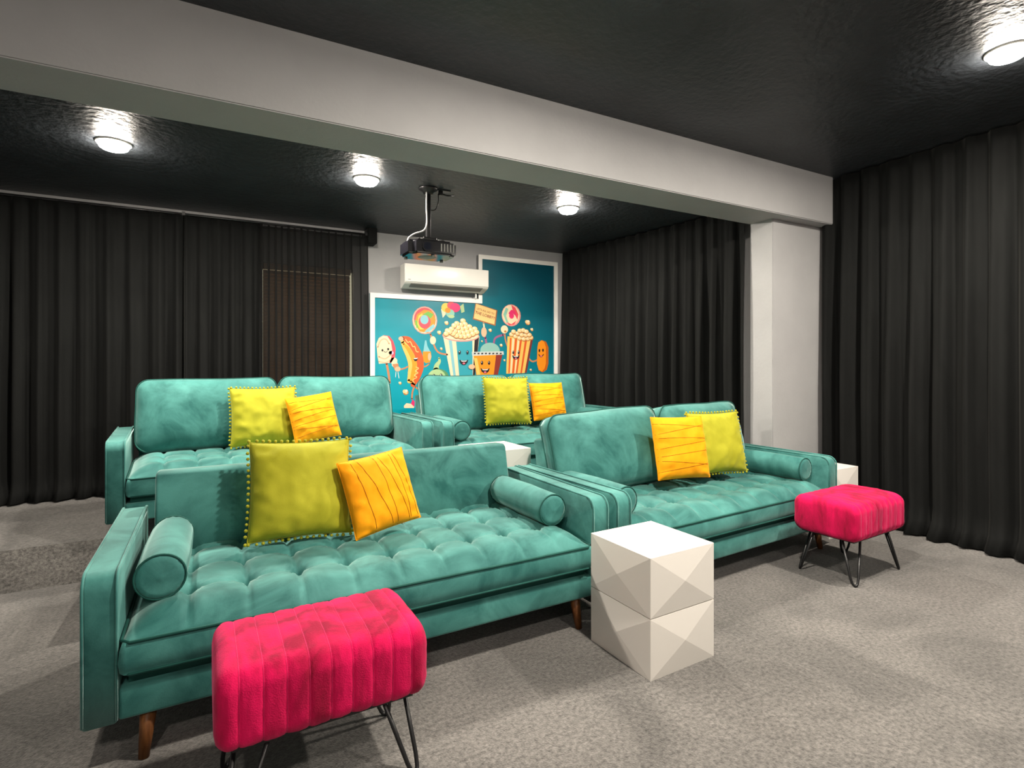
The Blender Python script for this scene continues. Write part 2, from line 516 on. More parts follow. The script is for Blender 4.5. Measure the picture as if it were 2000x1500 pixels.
SOFAS = {}
def place_sofa(key, o, x, y, z, rot, label):
    o.location = (x, y, z); o.rotation_euler = (0, 0, R(rot)); tag(o, label, 'sofa', 'teal tufted velvet sofas')
    SOFAS[key] = Matrix.Translation((x, y, z)) @ Matrix.Rotation(R(rot), 4, 'Z')
s1 = make_sofa(None)
s2 = copy_tree(s1)
for cx, sd, ln, sg in ((-.438, 2.3, 17, -2.0), (.503, 5.1, 15, 2.5)): back_cushion(s2, cx, sd, ln, sg, -2.5 if cx < 0 else .5)
s3 = copy_tree(s1)
for cx, sd, ln, sg in ((-.462, 7.7, 15, 0), (.484, 9.2, 15, 0)): back_cushion(s3, cx, sd, ln, sg)
s4 = copy_tree(s1)
for cx, sd, ln, sg in ((-.458, 12.4, 15, -1), (.488, 14.8, 14, 1)): back_cushion(s4, cx, sd, ln, sg)
place_sofa('s1', s1, .66, 2.141, 0, .9, 'front left teal tufted velvet sofa without back cushions')
place_sofa('s2', s2, 2.815, 2.226, 0, 3.6, 'front right teal tufted velvet sofa beside the column')
place_sofa('s3', s3, .442, 4.007, STEP, 4.2, 'rear left teal tufted velvet sofa in front of the curtained window')
place_sofa('s4', s4, 2.593, 4.084, STEP, 3.5, 'rear right teal tufted velvet sofa below the snack mural')

# bolsters lying along the arms
def make_bolster():
    n, L, r = 40, .56, .082
    prof = [(.012, -.002), (.030, .004), (.055, .000), (r - .014, .004), (r - .004, .012), (r - .001, .03), (r + .002, L * .3), (r + .003, L * .5), (r + .002, L * .7), (r - .001, L - .03), (r - .004, L - .012), (r - .014, L - .004), (.055, L), (.030, L - .004), (.012, L + .002)]
    v = []; f = []
    for i, (q, y) in enumerate(prof):
        for k in range(n):
            a = 2 * PI * k / n
            g = q + (.0014 * math.sin(a * 17) if .03 < q < r - .002 else 0) + .002 * nz(math.cos(a) * 2, y * 9, math.sin(a) * 2)
            v.append((g * math.cos(a), y, g * math.sin(a)))
    for i in range(len(prof) - 1):
        for k in range(n):
            l = (k + 1) % n; f.append((i * n + k, (i + 1) * n + k, (i + 1) * n + l, i * n + l))
    f.append(tuple(range(n))); f.append(tuple((len(prof) - 1) * n + k for k in reversed(range(n))))
    root = from_vf('bolster_cushion', v, f, M['velvet'], None, True)
    for y in (.010, L - .010):
        tube('piping', [((r - .003) * math.cos(2 * PI * k / n), y, (r - .003) * math.sin(2 * PI * k / n)) for k in range(n)], .004, M['velvet_pipe'], root, 6, True)
    return root
b0 = make_bolster(); first = True
for key, sx, yy, rz, lab in (('s1', -1, .145, -1, 'teal bolster against the left arm of the front left sofa'), ('s1', 1, .19, 1, 'teal bolster against the right arm of the front left sofa'),
                             ('s2', -1, .13, 0, 'teal bolster against the left arm of the front right sofa'), ('s2', 1, .10, 1, 'teal bolster against the right arm of the front right sofa'),
                             ('s4', -1, .06, -1, 'teal bolster against the left arm of the rear right sofa'), ('s4', 1, .13, 1, 'teal bolster against the right arm of the rear right sofa')):
    b = b0 if first else copy_tree(b0); first = False
    b.matrix_world = SOFAS[key] @ Matrix.Translation((sx * .850, yy, .545)) @ Matrix.Rotation(R(rz), 4, 'Z')
    tag(b, lab, 'bolster', 'teal velvet bolsters')

# ------------------------------------------------------------------ throw pillows
def pillow_mesh(wd, ht, tk, seed, pinch=.05, n=44):
    """returns verts, faces and the rim loop; in the xz plane, centred"""
    v = []; f = []; fr = {}
    def pt(u, q, side):
        e = max(0.0, (1 - abs(u) ** 2.6) * (1 - abs(q) ** 2.6)) ** .55
        x = u * wd / 2 * (1 - pinch * (1 - q * q) * abs(u) ** 3); z = q * ht / 2 * (1 - pinch * (1 - u * u) * abs(q) ** 3)
        wr = (.011 * nz(u * 2.4 + seed, q * 2.4, seed) + .004 * nz(u * 6 + seed, q * 5, seed + 2)) * e
        c = abs(u) ** 4 * abs(q) ** 4
        # gathers running in from the edges
        wr += .007 * math.sin(q * 16 + seed * 2 + 3 * nz(u * 2, q * 2, seed)) * max(0, abs(u) - .55) * (1 - abs(u)) * 9
        wr += .006 * math.sin(u * 15 + seed + 3 * nz(u * 2, q * 2, seed + 4)) * max(0, abs(q) - .55) * (1 - abs(q)) * 9
        y = side * (e * tk / 2 + wr)
        return (x, y, z)
    for side in (-1, 1):
        for j in range(n + 1):
            for i in range(n + 1):
                u = math.sin((2 * i / n - 1) * PI / 2) * .5 + (2 * i / n - 1) * .5; q = math.sin((2 * j / n - 1) * PI / 2) * .5 + (2 * j / n - 1) * .5
                rim = i in (0, n) or j in (0, n)
                if rim and side == 1:
                    fr[(side, i, j)] = fr[(-1, i, j)]
                else:
                    p = pt(u, q, side)
                    fr[(side, i, j)] = len(v); v.append(p if not rim else (p[0], 0, p[2]))
        for j in range(n):
            for i in range(n):
                a, b, c, d = fr[(side, i, j)], fr[(side, i + 1, j)], fr[(side, i + 1, j + 1)], fr[(side, i, j + 1)]
                f.append((a, b, c, d) if side < 0 else (a, d, c, b))
    loop = [(i, 0) for i in range(n)] + [(n, j) for j in range(n)] + [(i, n) for i in range(n, 0, -1)] + [(0, j) for j in range(n, 0, -1)]
    return v, f, [v[fr[(-1, i, j)]] for i, j in loop], pt

def orient(o, c, yaw, tilt, roll):
    o.matrix_world = Matrix.Translation(c) @ Matrix.Rotation(R(yaw), 4, 'Z') @ Matrix.Rotation(R(-tilt), 4, 'X') @ Matrix.Rotation(R(roll), 4, 'Y')

def lime_pillow(c, wd, ht, yaw, tilt, roll, seed, label):
    v, f, rim, pt = pillow_mesh(wd, ht, .17, seed)
    root = from_vf('throw_pillow', v, f, M['lime'], None, True)
    # pompom fringe
    L = [Vector(p) for p in rim]; acc = 0; bm = bmesh.new(); last = L[0]; nxt = .012
    for p in L[1:] + L[:1]:
        seg = (p - last).length
        while acc + seg >= nxt:
            q = last + (p - last) * ((nxt - acc) / seg)
            out = Vector((q.x / wd, 0, q.z / ht)); ax = max(abs(out.x), abs(out.z))
            d = Vector((math.copysign(1, out.x) if abs(out.x) > .44 else 0, 0, math.copysign(1, out.z) if abs(out.z) > .44 else 0)); d = d.normalized() if d.length else Vector((0, 0, 0))
            r = .0078 + .0012 * nz(q.x * 40, q.z * 40, seed)
            bmesh.ops.create_icosphere(bm, subdivisions=2, radius=r, matrix=Matrix.Translation(q + d * .011 + Vector((0, .004 * nz(q.x * 60, q.z * 60), 0))))
            nxt += .027
        acc += seg; last = p
    tag(from_bm('pompom_trim', bm, M['lime_trim'], root, True), kind='stuff')
    tube('edge_cord', rim, .003, M['lime_trim'], root, 6, True)
    orient(root, c, yaw, tilt, roll)
    return tag(root, label, 'pillow', 'lime pompom pillows')

def amber_pillow(c, wd, ht, yaw, tilt, roll, seed, seams, label):
    v, f, rim, pt = pillow_mesh(wd, ht, .15, seed, .035)
    root = from_vf('throw_pillow', v, f, M['amber'], None, True)
    tube('edge_cord', rim, .0022, M['amber'], root, 6, True)
    for (u0, q0), (u1, q1) in seams:
        path = []
        for k in range(19):
            t = k / 18; u = u0 + (u1 - u0) * t; q = q0 + (q1 - q0) * t
            p = pt(u * .985, q * .985, -1); path.append((p[0], p[1] - .0004, p[2]))
        tube('pintuck_seam', path, .0016, M['amber_seam'], root, 5)
    orient(root, c, yaw, tilt, roll)
    return tag(root, label, 'pillow', 'amber pintucked pillows')

VS = [((-.72, 1), (-.45, -1)), ((-.55, 1), (.08, -1)), ((-.08, 1), (.22, -1)), ((.06, 1), (.62, -1)), ((.42, 1), (.66, -1)), ((.55, 1), (.92, -1))]
HS = [((-1, .78), (1, .62)), ((-1, .42), (1, .72)), ((-1, .30), (1, .25)), ((-1, -.05), (1, .18)), ((-1, -.30), (1, -.12)), ((-1, -.42), (1, -.62)), ((-1, -.78), (1, -.55))]
lime_pillow((.335, 2.755, .705), .455, .455, -3, 17, 1, 1.3, 'large lime pompom pillow on the front left sofa')
amber_pillow((.692, 2.668, .668), .358, .372, 12, 19, -7, 2.1, VS, 'amber pillow with upright seams on the front left sofa')
lime_pillow((.282, 4.50, .898), .455, .44, 2, 14, 0, 3.7, 'lime pompom pillow on the rear left sofa')
amber_pillow((.630, 4.42, .880), .365, .36, 12, 18, -7, 4.4, HS, 'amber pillow with level seams on the rear left sofa')
lime_pillow((2.380, 4.52, .945), .455, .44, -4, 14, 1, 5.9, 'lime pompom pillow on the rear right sofa')
amber_pillow((2.860, 4.555, .920), .385, .375, 0, 16, 0, 6.2, HS, 'amber pillow with level seams on the rear right sofa')
amber_pillow((2.720, 2.66, .735), .415, .415, -8, 14, 1, 7.5, HS, 'amber pillow in front of the lime one on the front right sofa')
lime_pillow((3.140, 2.722, .730), .455, .435, -8, 14, 0, 8.8, 'lime pompom pillow tucked behind an amber pillow on the front right sofa')

# ------------------------------------------------------------------ plush stools on hairpin legs
def stool_pad():
    W, D, Z0, Z1 = .60, .39, .256, .474
    rx = .045
    v = []; f = []
    nch = 10; cw = W / nch
    prof = []   # (y, z, ny, nz) around the pad's cross-section
    rc = rrect(D, Z1 - Z0, .05, 7)
    rc = densify(rc, .02); m = len(rc)
    NX = 120
    for i in range(NX + 1):
        x = -W / 2 + W * i / NX
        e = min(x + W / 2, W / 2 - x)
        # rounded ends
        sh = 0.0 if e > rx else rx - math.sqrt(max(0, rx * rx - (rx - e) ** 2))
        fr = ((x + W / 2) / cw) % 1.0
        rib = .0060 * (abs(math.sin(PI * fr)) ** .35) - .0060
        if e < cw * .3: rib = 0
        for (y, z) in rc:
            L = math.hypot(y, z)
            k = 1 - sh / (D * .5) * .9
            kz = 1 - sh / ((Z1 - Z0) * .5) * .9
            n_ = .0035 * nz(x * 22, y * 22, z * 22) + .0018 * nz(x * 75, y * 75, z * 75)
            dy = y / L if L else 0; dz = z / L if L else 0
            bulge = .012 * (1 - (2 * y / D) ** 2) if z > .09 else 0
            v.append((x, y * k + dy * (rib + n_), z * kz + (Z0 + Z1) / 2 + dz * (rib + n_) + bulge * (1 - min(1, sh / rx))))
    for i in range(NX):
        for k in range(m):
            l = (k + 1) % m
            f.append((i * m + k, (i + 1) * m + k, (i + 1) * m + l, i * m + l))
    f.append(tuple(range(m))); f.append(tuple(NX * m + k for k in reversed(range(m))))
    return v, f, m, NX, nch

def make_stool():
    root = empty('hairpin_stool')
    v, f, m, NX, nch = stool_pad()
    pad = from_vf('seat_pad', v, f, M['fur'], root, True)
    for c in range(1, nch):
        i = round(NX * c / nch)
        ring = [Vector(v[i * m + k]) for k in range(m)]
        ring = [p + (Vector((0, p.y, p.z - .365)).normalized() * .0004) for p in ring]
        tube('channel_seam', ring, .0013, M['fur_seam'], pad, 5, True)
    box('under_board', (-.255, -.155, .249), (.255, .155, .262), M['black_metal'], root)
    for sx in (-1, 1):
        for sy in (-1, 1):
            a = Vector((sx * .165, sy * .145, .250)); b = Vector((sx * .245, sy * .085, .250)); c = Vector((sx * .262, sy * .165, .006))
            d1 = (a - c).normalized(); d2 = (b - c).normalized(); side = (d1 - d2).normalized()
            p = [a, c + side * .014 + d1 * .05, c + side * .012 + d1 * .016]
            p += [c + side * .008 + d1 * .004, c, c - side * .008 + d2 * .004]
            p += [c - side * .012 + d2 * .016, c - side * .014 + d2 * .05, b]
            leg = tube('leg', p, .007, M['black_metal'], root, 10)
    return root
st1 = make_stool(); st1.location = (.276, 1.808, 0); st1.rotation_euler = (0, 0, R(1.5))
tag(st1, 'plush magenta stool in front of the front left sofa', 'stool', 'magenta hairpin stools')
st2 = copy_tree(st1); st2.location = (3.495, 1.992, 0); st2.rotation_euler = (0, 0, R(3))
tag(st2, 'plush magenta stool in front of the front right sofa', 'stool', 'magenta hairpin stools')

# ------------------------------------------------------------------ faceted white side tables (two stacked blocks)
def facet_block(name, h, parent, z):
    a = .385 / 2; e = .011; g = .004
    bm = bmesh.new()
    cs = [(-a, -a), (a, -a), (a, a), (-a, a)]
    lo = [bm.verts.new((x, y, g if z > 0 else 0)) for x, y in cs]; hi = [bm.verts.new((x, y, h)) for x, y in cs]
    bm.faces.new(list(reversed(lo))); bm.faces.new(hi)
    for i in range(4):
        j = (i + 1) % 4
        n = Vector(((cs[i][0] + cs[j][0]) / 2, (cs[i][1] + cs[j][1]) / 2, 0)).normalized()
        c = bm.verts.new((n.x * (a + e) * 1.0, n.y * (a + e) * 1.0, h / 2))
        for q in ((lo[i], lo[j]), (lo[j], hi[j]), (hi[j], hi[i]), (hi[i], lo[i])):
            bm.faces.new((q[0], q[1], c))
    es = [e_ for e_ in bm.edges if e_.calc_face_angle(0) > R(40)]
    bmesh.ops.bevel(bm, geom=es, offset=.0025, segments=2, affect='EDGES')
    o = from_bm(name, bm, M['white_lacquer'], parent)
    o.location = (0, 0, z)
    return o
def make_table():
    root = empty('side_table')
    facet_block('lower_block', .252, root, 0); facet_block('upper_block', .252, root, .252)
    return root
t1 = make_table(); t1.location = (1.732, 1.875, 0); t1.rotation_euler = (0, 0, R(2.1))
tag(t1, 'white faceted cube side table in the middle foreground', 'side table', 'white faceted tables')
t2 = copy_tree(t1); t2.location = (4.135, 2.59, 0); t2.rotation_euler = (0, 0, R(1))
tag(t2, 'white faceted cube side table behind the far stool beside black curtain', 'side table', 'white faceted tables')
t3 = copy_tree(t1); t3.location = (1.72, 3.47, STEP); t3.rotation_euler = (0, 0, R(2))
tag(t3, 'white faceted cube side table showing between the two front sofas', 'side table', 'white faceted tables')

# ------------------------------------------------------------------ curtains
def curtain(name, path, z0, z1, seed, mat, label, group, fold=.13, amp=.032, pool=.06, side=1, lap=0.0, edge_tilt=(0, 0), rows=26, res=.014):
    pts = [Vector((x, y, 0)) for x, y in path]
    seg = [(pts[i + 1] - pts[i]).length for i in range(len(pts) - 1)]; L = sum(seg)
    n = int(L / res); rnd = random.Random(seed)
    # fold phases with uneven widths
    ph = []; acc = 0.0
    for i in range(n + 1):
        s = L * i / n
        w_ = fold * (1 + .45 * nz(s * 1.7, seed) + .25 * nz(s * 4.1, seed + 9))
        acc += (L / n) / max(w_, .04) * 2 * PI; ph.append(acc)
    v = []; f = []
    for j in range(rows + 1):
        t = j / rows                       # 0 top .. 1 bottom
        t2 = 1 - (1 - t) ** 1.0
        for i in range(n + 1):
            s = L * i / n; q = s; k = 0
            while k < len(seg) - 1 and q > seg[k]: q -= seg[k]; k += 1
            d = (pts[k + 1] - pts[k]).normalized(); nr = Vector((d.y, -d.x, 0)) * side
            base = pts[k] + d * q
            a = amp * (.45 + .75 * min(1, t * 1.6)) * (1 + .5 * nz(s * 2.2, t * 1.3, seed))
            drift = .35 * nz(s * 1.3, t * 2.0, seed + 3) * t * 2.2
            off = a * math.sin(ph[i] + drift) + .35 * a * math.sin(ph[i] * 2.37 + seed + drift * 1.5)
            off += .018 * nz(s * .9, t * .8, seed + 5) * t
            z = z1 + (z0 - z1) * t
            lat = lap * fold * math.sin(2 * (ph[i] + drift))
            if t > .93:
                u = (t - .93) / .07
                off += pool * u * u * (.55 + .6 * nz(s * 3.1, seed + 2) + .3)
                z = max(z0 + .004, z - .0) + .012 * u * (1 + nz(s * 7, seed)) * .8
            et = edge_tilt[0] + (edge_tilt[1] - edge_tilt[0]) * (s / L)
            p = base + nr * off + d * (et * t + lat)
            v.append((p.x, p.y, z))
            if i and j:
                b = (n + 1) * j + i; f.append((b - n - 2, b - 1, b, b - n - 1))
    o = from_vf(name, v, f, mat, None, True)
    sd = o.modifiers.new('thickness', 'SOLIDIFY'); sd.thickness = .003; sd.offset = 0
    return tag(o, label, 'curtain', group)

CG = 'black floor length curtains'
CB = 5.555
curtain('curtain', [(-2.75, CB), (-.300, CB)], STEP, 2.606, 11, M['curtain'], 'wide black curtain at the far left of the rear wall', CG, .15, .034, .10, 1)
curtain('curtain', [(-.292, CB + .01), (.335, CB + .01)], STEP, 2.606, 23, M['curtain'], 'narrow black curtain just left of the rear window', CG, .12, .030, .05, 1)
curtain('sheer_curtain', [(.300, CB - .012), (1.315, CB - .012)], STEP, 2.606, 31, M['sheer'], 'sheer black curtain over the rear window beside the mural', CG, .135, .034, .05, 1, .16, edge_tilt=(0, .03), res=.006)
curtain('curtain', [(3.735, 5.60), (3.80, 5.0), (4.045, 3.178)], STEP, CEIL_R - .015, 47, M['curtain'], 'black pleated curtain between mural and column', CG, .15, .046, .06, 1)
curtain('curtain', [(4.690, 2.90), (4.675, 2.0), (4.66, -1.75)], 0, CEIL_F - .015, 59, M['curtain'], 'black curtain at the right edge beside the column', CG, .17, .040, .11, 1)

rod = tube('curtain_rod', [(-2.8, CB, 2.612), (1.34, CB, 2.612)], .011, M['black_metal'], None, 10)
tag(rod, 'thin black curtain rod under the ceiling of the rear wall', 'curtain rod')
for x in (-2.0, -.296, 1.30):
    box('rod_bracket', (x - .012, CB - .012, 2.60), (x + .012, WALL_B, 2.632), M['black_metal'], rod)
hb = box('curtain_end_box', (1.315, CB - .03, 2.525), (1.405, WALL_B - .001, CEIL_R), M['curtain'], None, .004)
tag(hb, 'small black boxed curtain end above the mural corner', 'curtain box')

# ------------------------------------------------------------------ wall air conditioner
ac = empty('air_conditioner', (2.165, WALL_B, 2.09)); tag(ac, 'white wall mounted air conditioner over the mural', 'air conditioner')
AW = .485
prof = [(-.064, .005), (-.064, .255), (-.205, .255)] + [(-.215, .25), (-.222, .235), (-.224, .075), (-.218, .055), (-.195, .040), (-.10, .004)]
body = extrude_x('body', prof, -AW, AW, M['white_plastic'], ac, .006, 2)
for p in body.data.polygons: p.use_smooth = False
box('front_panel', (-AW + .004, -.231, .062), (AW - .004, -.222, .250), M['white_plastic'], ac, .004, 2)
lv = box('louver', (-AW + .07, -.07, -.004), (AW - .07, .012, .004), M['grey_plastic'], ac, .002)
lv.location = (0, -.150, .0215); lv.rotation_euler = (R(-21), 0, 0)
box('status_mark', (-AW + .035, -.2318, .082), (-AW + .062, -.2309, .088), M['grey_plastic'], ac)
box('wall_plate', (-AW + .05, -.064, .02), (AW - .10, -.001, .24), M['white_plastic'], ac)
tube('drain_pipe', [(AW - .09, -.075, .02), (AW - .09, -.075, -.05), (AW - .09, -.075, -.058)], .010, M['white_plastic'], ac, 10)

# ------------------------------------------------------------------ projector on its ceiling pole
pj = empty('projector', (1.434, 4.06, CEIL_R)); tag(pj, 'black ceiling mounted projector on a pole', 'projector')
lathe('ceiling_plate', [(.075, 0), (.075, -.012), (.045, -.03), (.036, -.05)][::-1], M['black_metal'], pj, 24)
box('pole', (-.017, -.017, -.40), (.017, .017, -.02), M['black_metal'], pj, .003)
hd = box('mount_head', (-.055, -.055, -.425), (.055, .055, -.395), M['black_metal'], pj, .006)
for sx, sy in ((-1, -1), (1, -1), (1, 1), (-1, 1)):
    tube('mount_arm', [(sx * .02, sy * .02, -.41), (sx * .09, sy * .07, -.415), (sx * .115, sy * .085, -.432)], .007, M['black_metal'], pj, 8)
bm = bmesh.new(); add_box(bm, (-.195, -.15, -.545), (.195, .15, -.435))
bmesh.ops.bevel(bm, geom=[e for e in bm.edges if abs(e.verts[0].co.z - e.verts[1].co.z) > .05], offset=.05, segments=5, affect='EDGES')
bmesh.ops.bevel(bm, geom=[e for e in bm.edges if abs(e.verts[0].co.z - e.verts[1].co.z) < 1e-5], offset=.014, segments=3, affect='EDGES')
cs = from_bm('case', bm, M['dark_plastic'], pj, False)
v, f = tube_vf([(-.06, -.135, -.492), (-.06, -.162, -.492)], .040, 24); ln = from_vf('lens_ring', v, f, M['dark_plastic'], pj, False)
v, f = tube_vf([(-.06, -.16, -.492), (-.06, -.1635, -.492)], .030, 24); from_vf('lens', v, f, M['glass_dark'], ln, False)
for x in (.05, .075, .10, .125, .15):
    box('vent_slit', (x, -.1515, -.52), (x + .010, -.148, -.46), M['grey_plastic'], cs)
for x, y in ((-.15, .10), (.15, .10), (0, -.11)):
    ft = lathe('foot', [(.014, -.012), (.014, 0)], M['grey_plastic'], pj, 14); ft.location = (x, y, -.544)
lathe('base_badge', [(.07, -.004), (.075, 0)], M['grey_plastic'], pj, 28).location = (-.01, 0, -.543)
box('side_trim', (.190, -.09, -.53), (.199, .09, -.45), M['silver'], pj, .003)
tube('white_cable', smooth_path([(-.022, -.028, -.04), (-.024, -.03, -.16), (-.022, -.032, -.28), (-.05, -.04, -.345), (-.13, -.06, -.385), (-.175, -.06, -.42), (-.185, -.05, -.46)]), .0055, M['white_cable'], pj, 8)
tube('black_cable', smooth_path([(.018, .0, -.17), (.06, .0, -.16), (.085, 0, -.10), (.085, 0, -.03)]), .004, M['black_metal'], pj, 8)
sk = empty('ceiling_socket', (1.555, 4.05, CEIL_R)); tag(sk, 'small black plug and bracket on the ceiling beside the projector pole', 'plug')
box('plate', (-.045, -.02, -.008), (.06, .02, 0), M['black_metal'], sk, .002)
box('plug', (-.035, -.014, -.045), (-.005, .014, -.006), M['black_metal'], sk, .003)
tube('bracket', [(-.01, 0, -.03), (.03, 0, -.038), (.095, 0, -.030)], .007, M['black_metal'], sk, 8)

# ------------------------------------------------------------------ framed mural (flat print on a stepped board)
OX, OZ, YB = 2.52, 1.60, WALL_B
mu = empty('mural', (OX, YB, OZ)); tag(mu, 'teal stepped wall mural of cartoon snacks in white frame', 'mural')
LX, SX, RX, ZB, ZL, ZT = -1.155, .105, 1.160, -1.02, .430, .945
def prism_xz(name, pts, y0, y1, mat, parent):
    n = len(pts); v = [(x, y0, z) for x, z in pts] + [(x, y1, z) for x, z in pts]
    f = [tuple(range(n)), tuple(reversed(range(n, 2 * n)))] + [(i, i + n, (i + 1) % n + n, (i + 1) % n) for i in range(n)]
    return from_vf(name, v, f, mat, parent)
prism_xz('printed_board', [(LX, ZB), (RX, ZB), (RX, ZT), (SX, ZT), (SX, ZL), (LX, ZL)], -.046, -.002, M['mural'], mu)
FW = .045
for lo, hi in (((LX - .004, ZB + FW), (LX + FW, ZL - FW)), ((LX - .004, ZL - FW), (SX - FW / 2, ZL + .004)), ((SX - FW / 2, ZL - FW), (SX + FW / 2, ZT - FW)),
               ((SX - FW / 2, ZT - FW), (RX + .004, ZT + .004)), ((RX - FW, ZB + FW), (RX + .004, ZT - FW)), ((LX - .004, ZB - .004), (RX + .004, ZB + FW))):
    box('frame_rail', (lo[0], -.060, lo[1]), (hi[0], -.0465, hi[1]), M['white_frame'], mu)

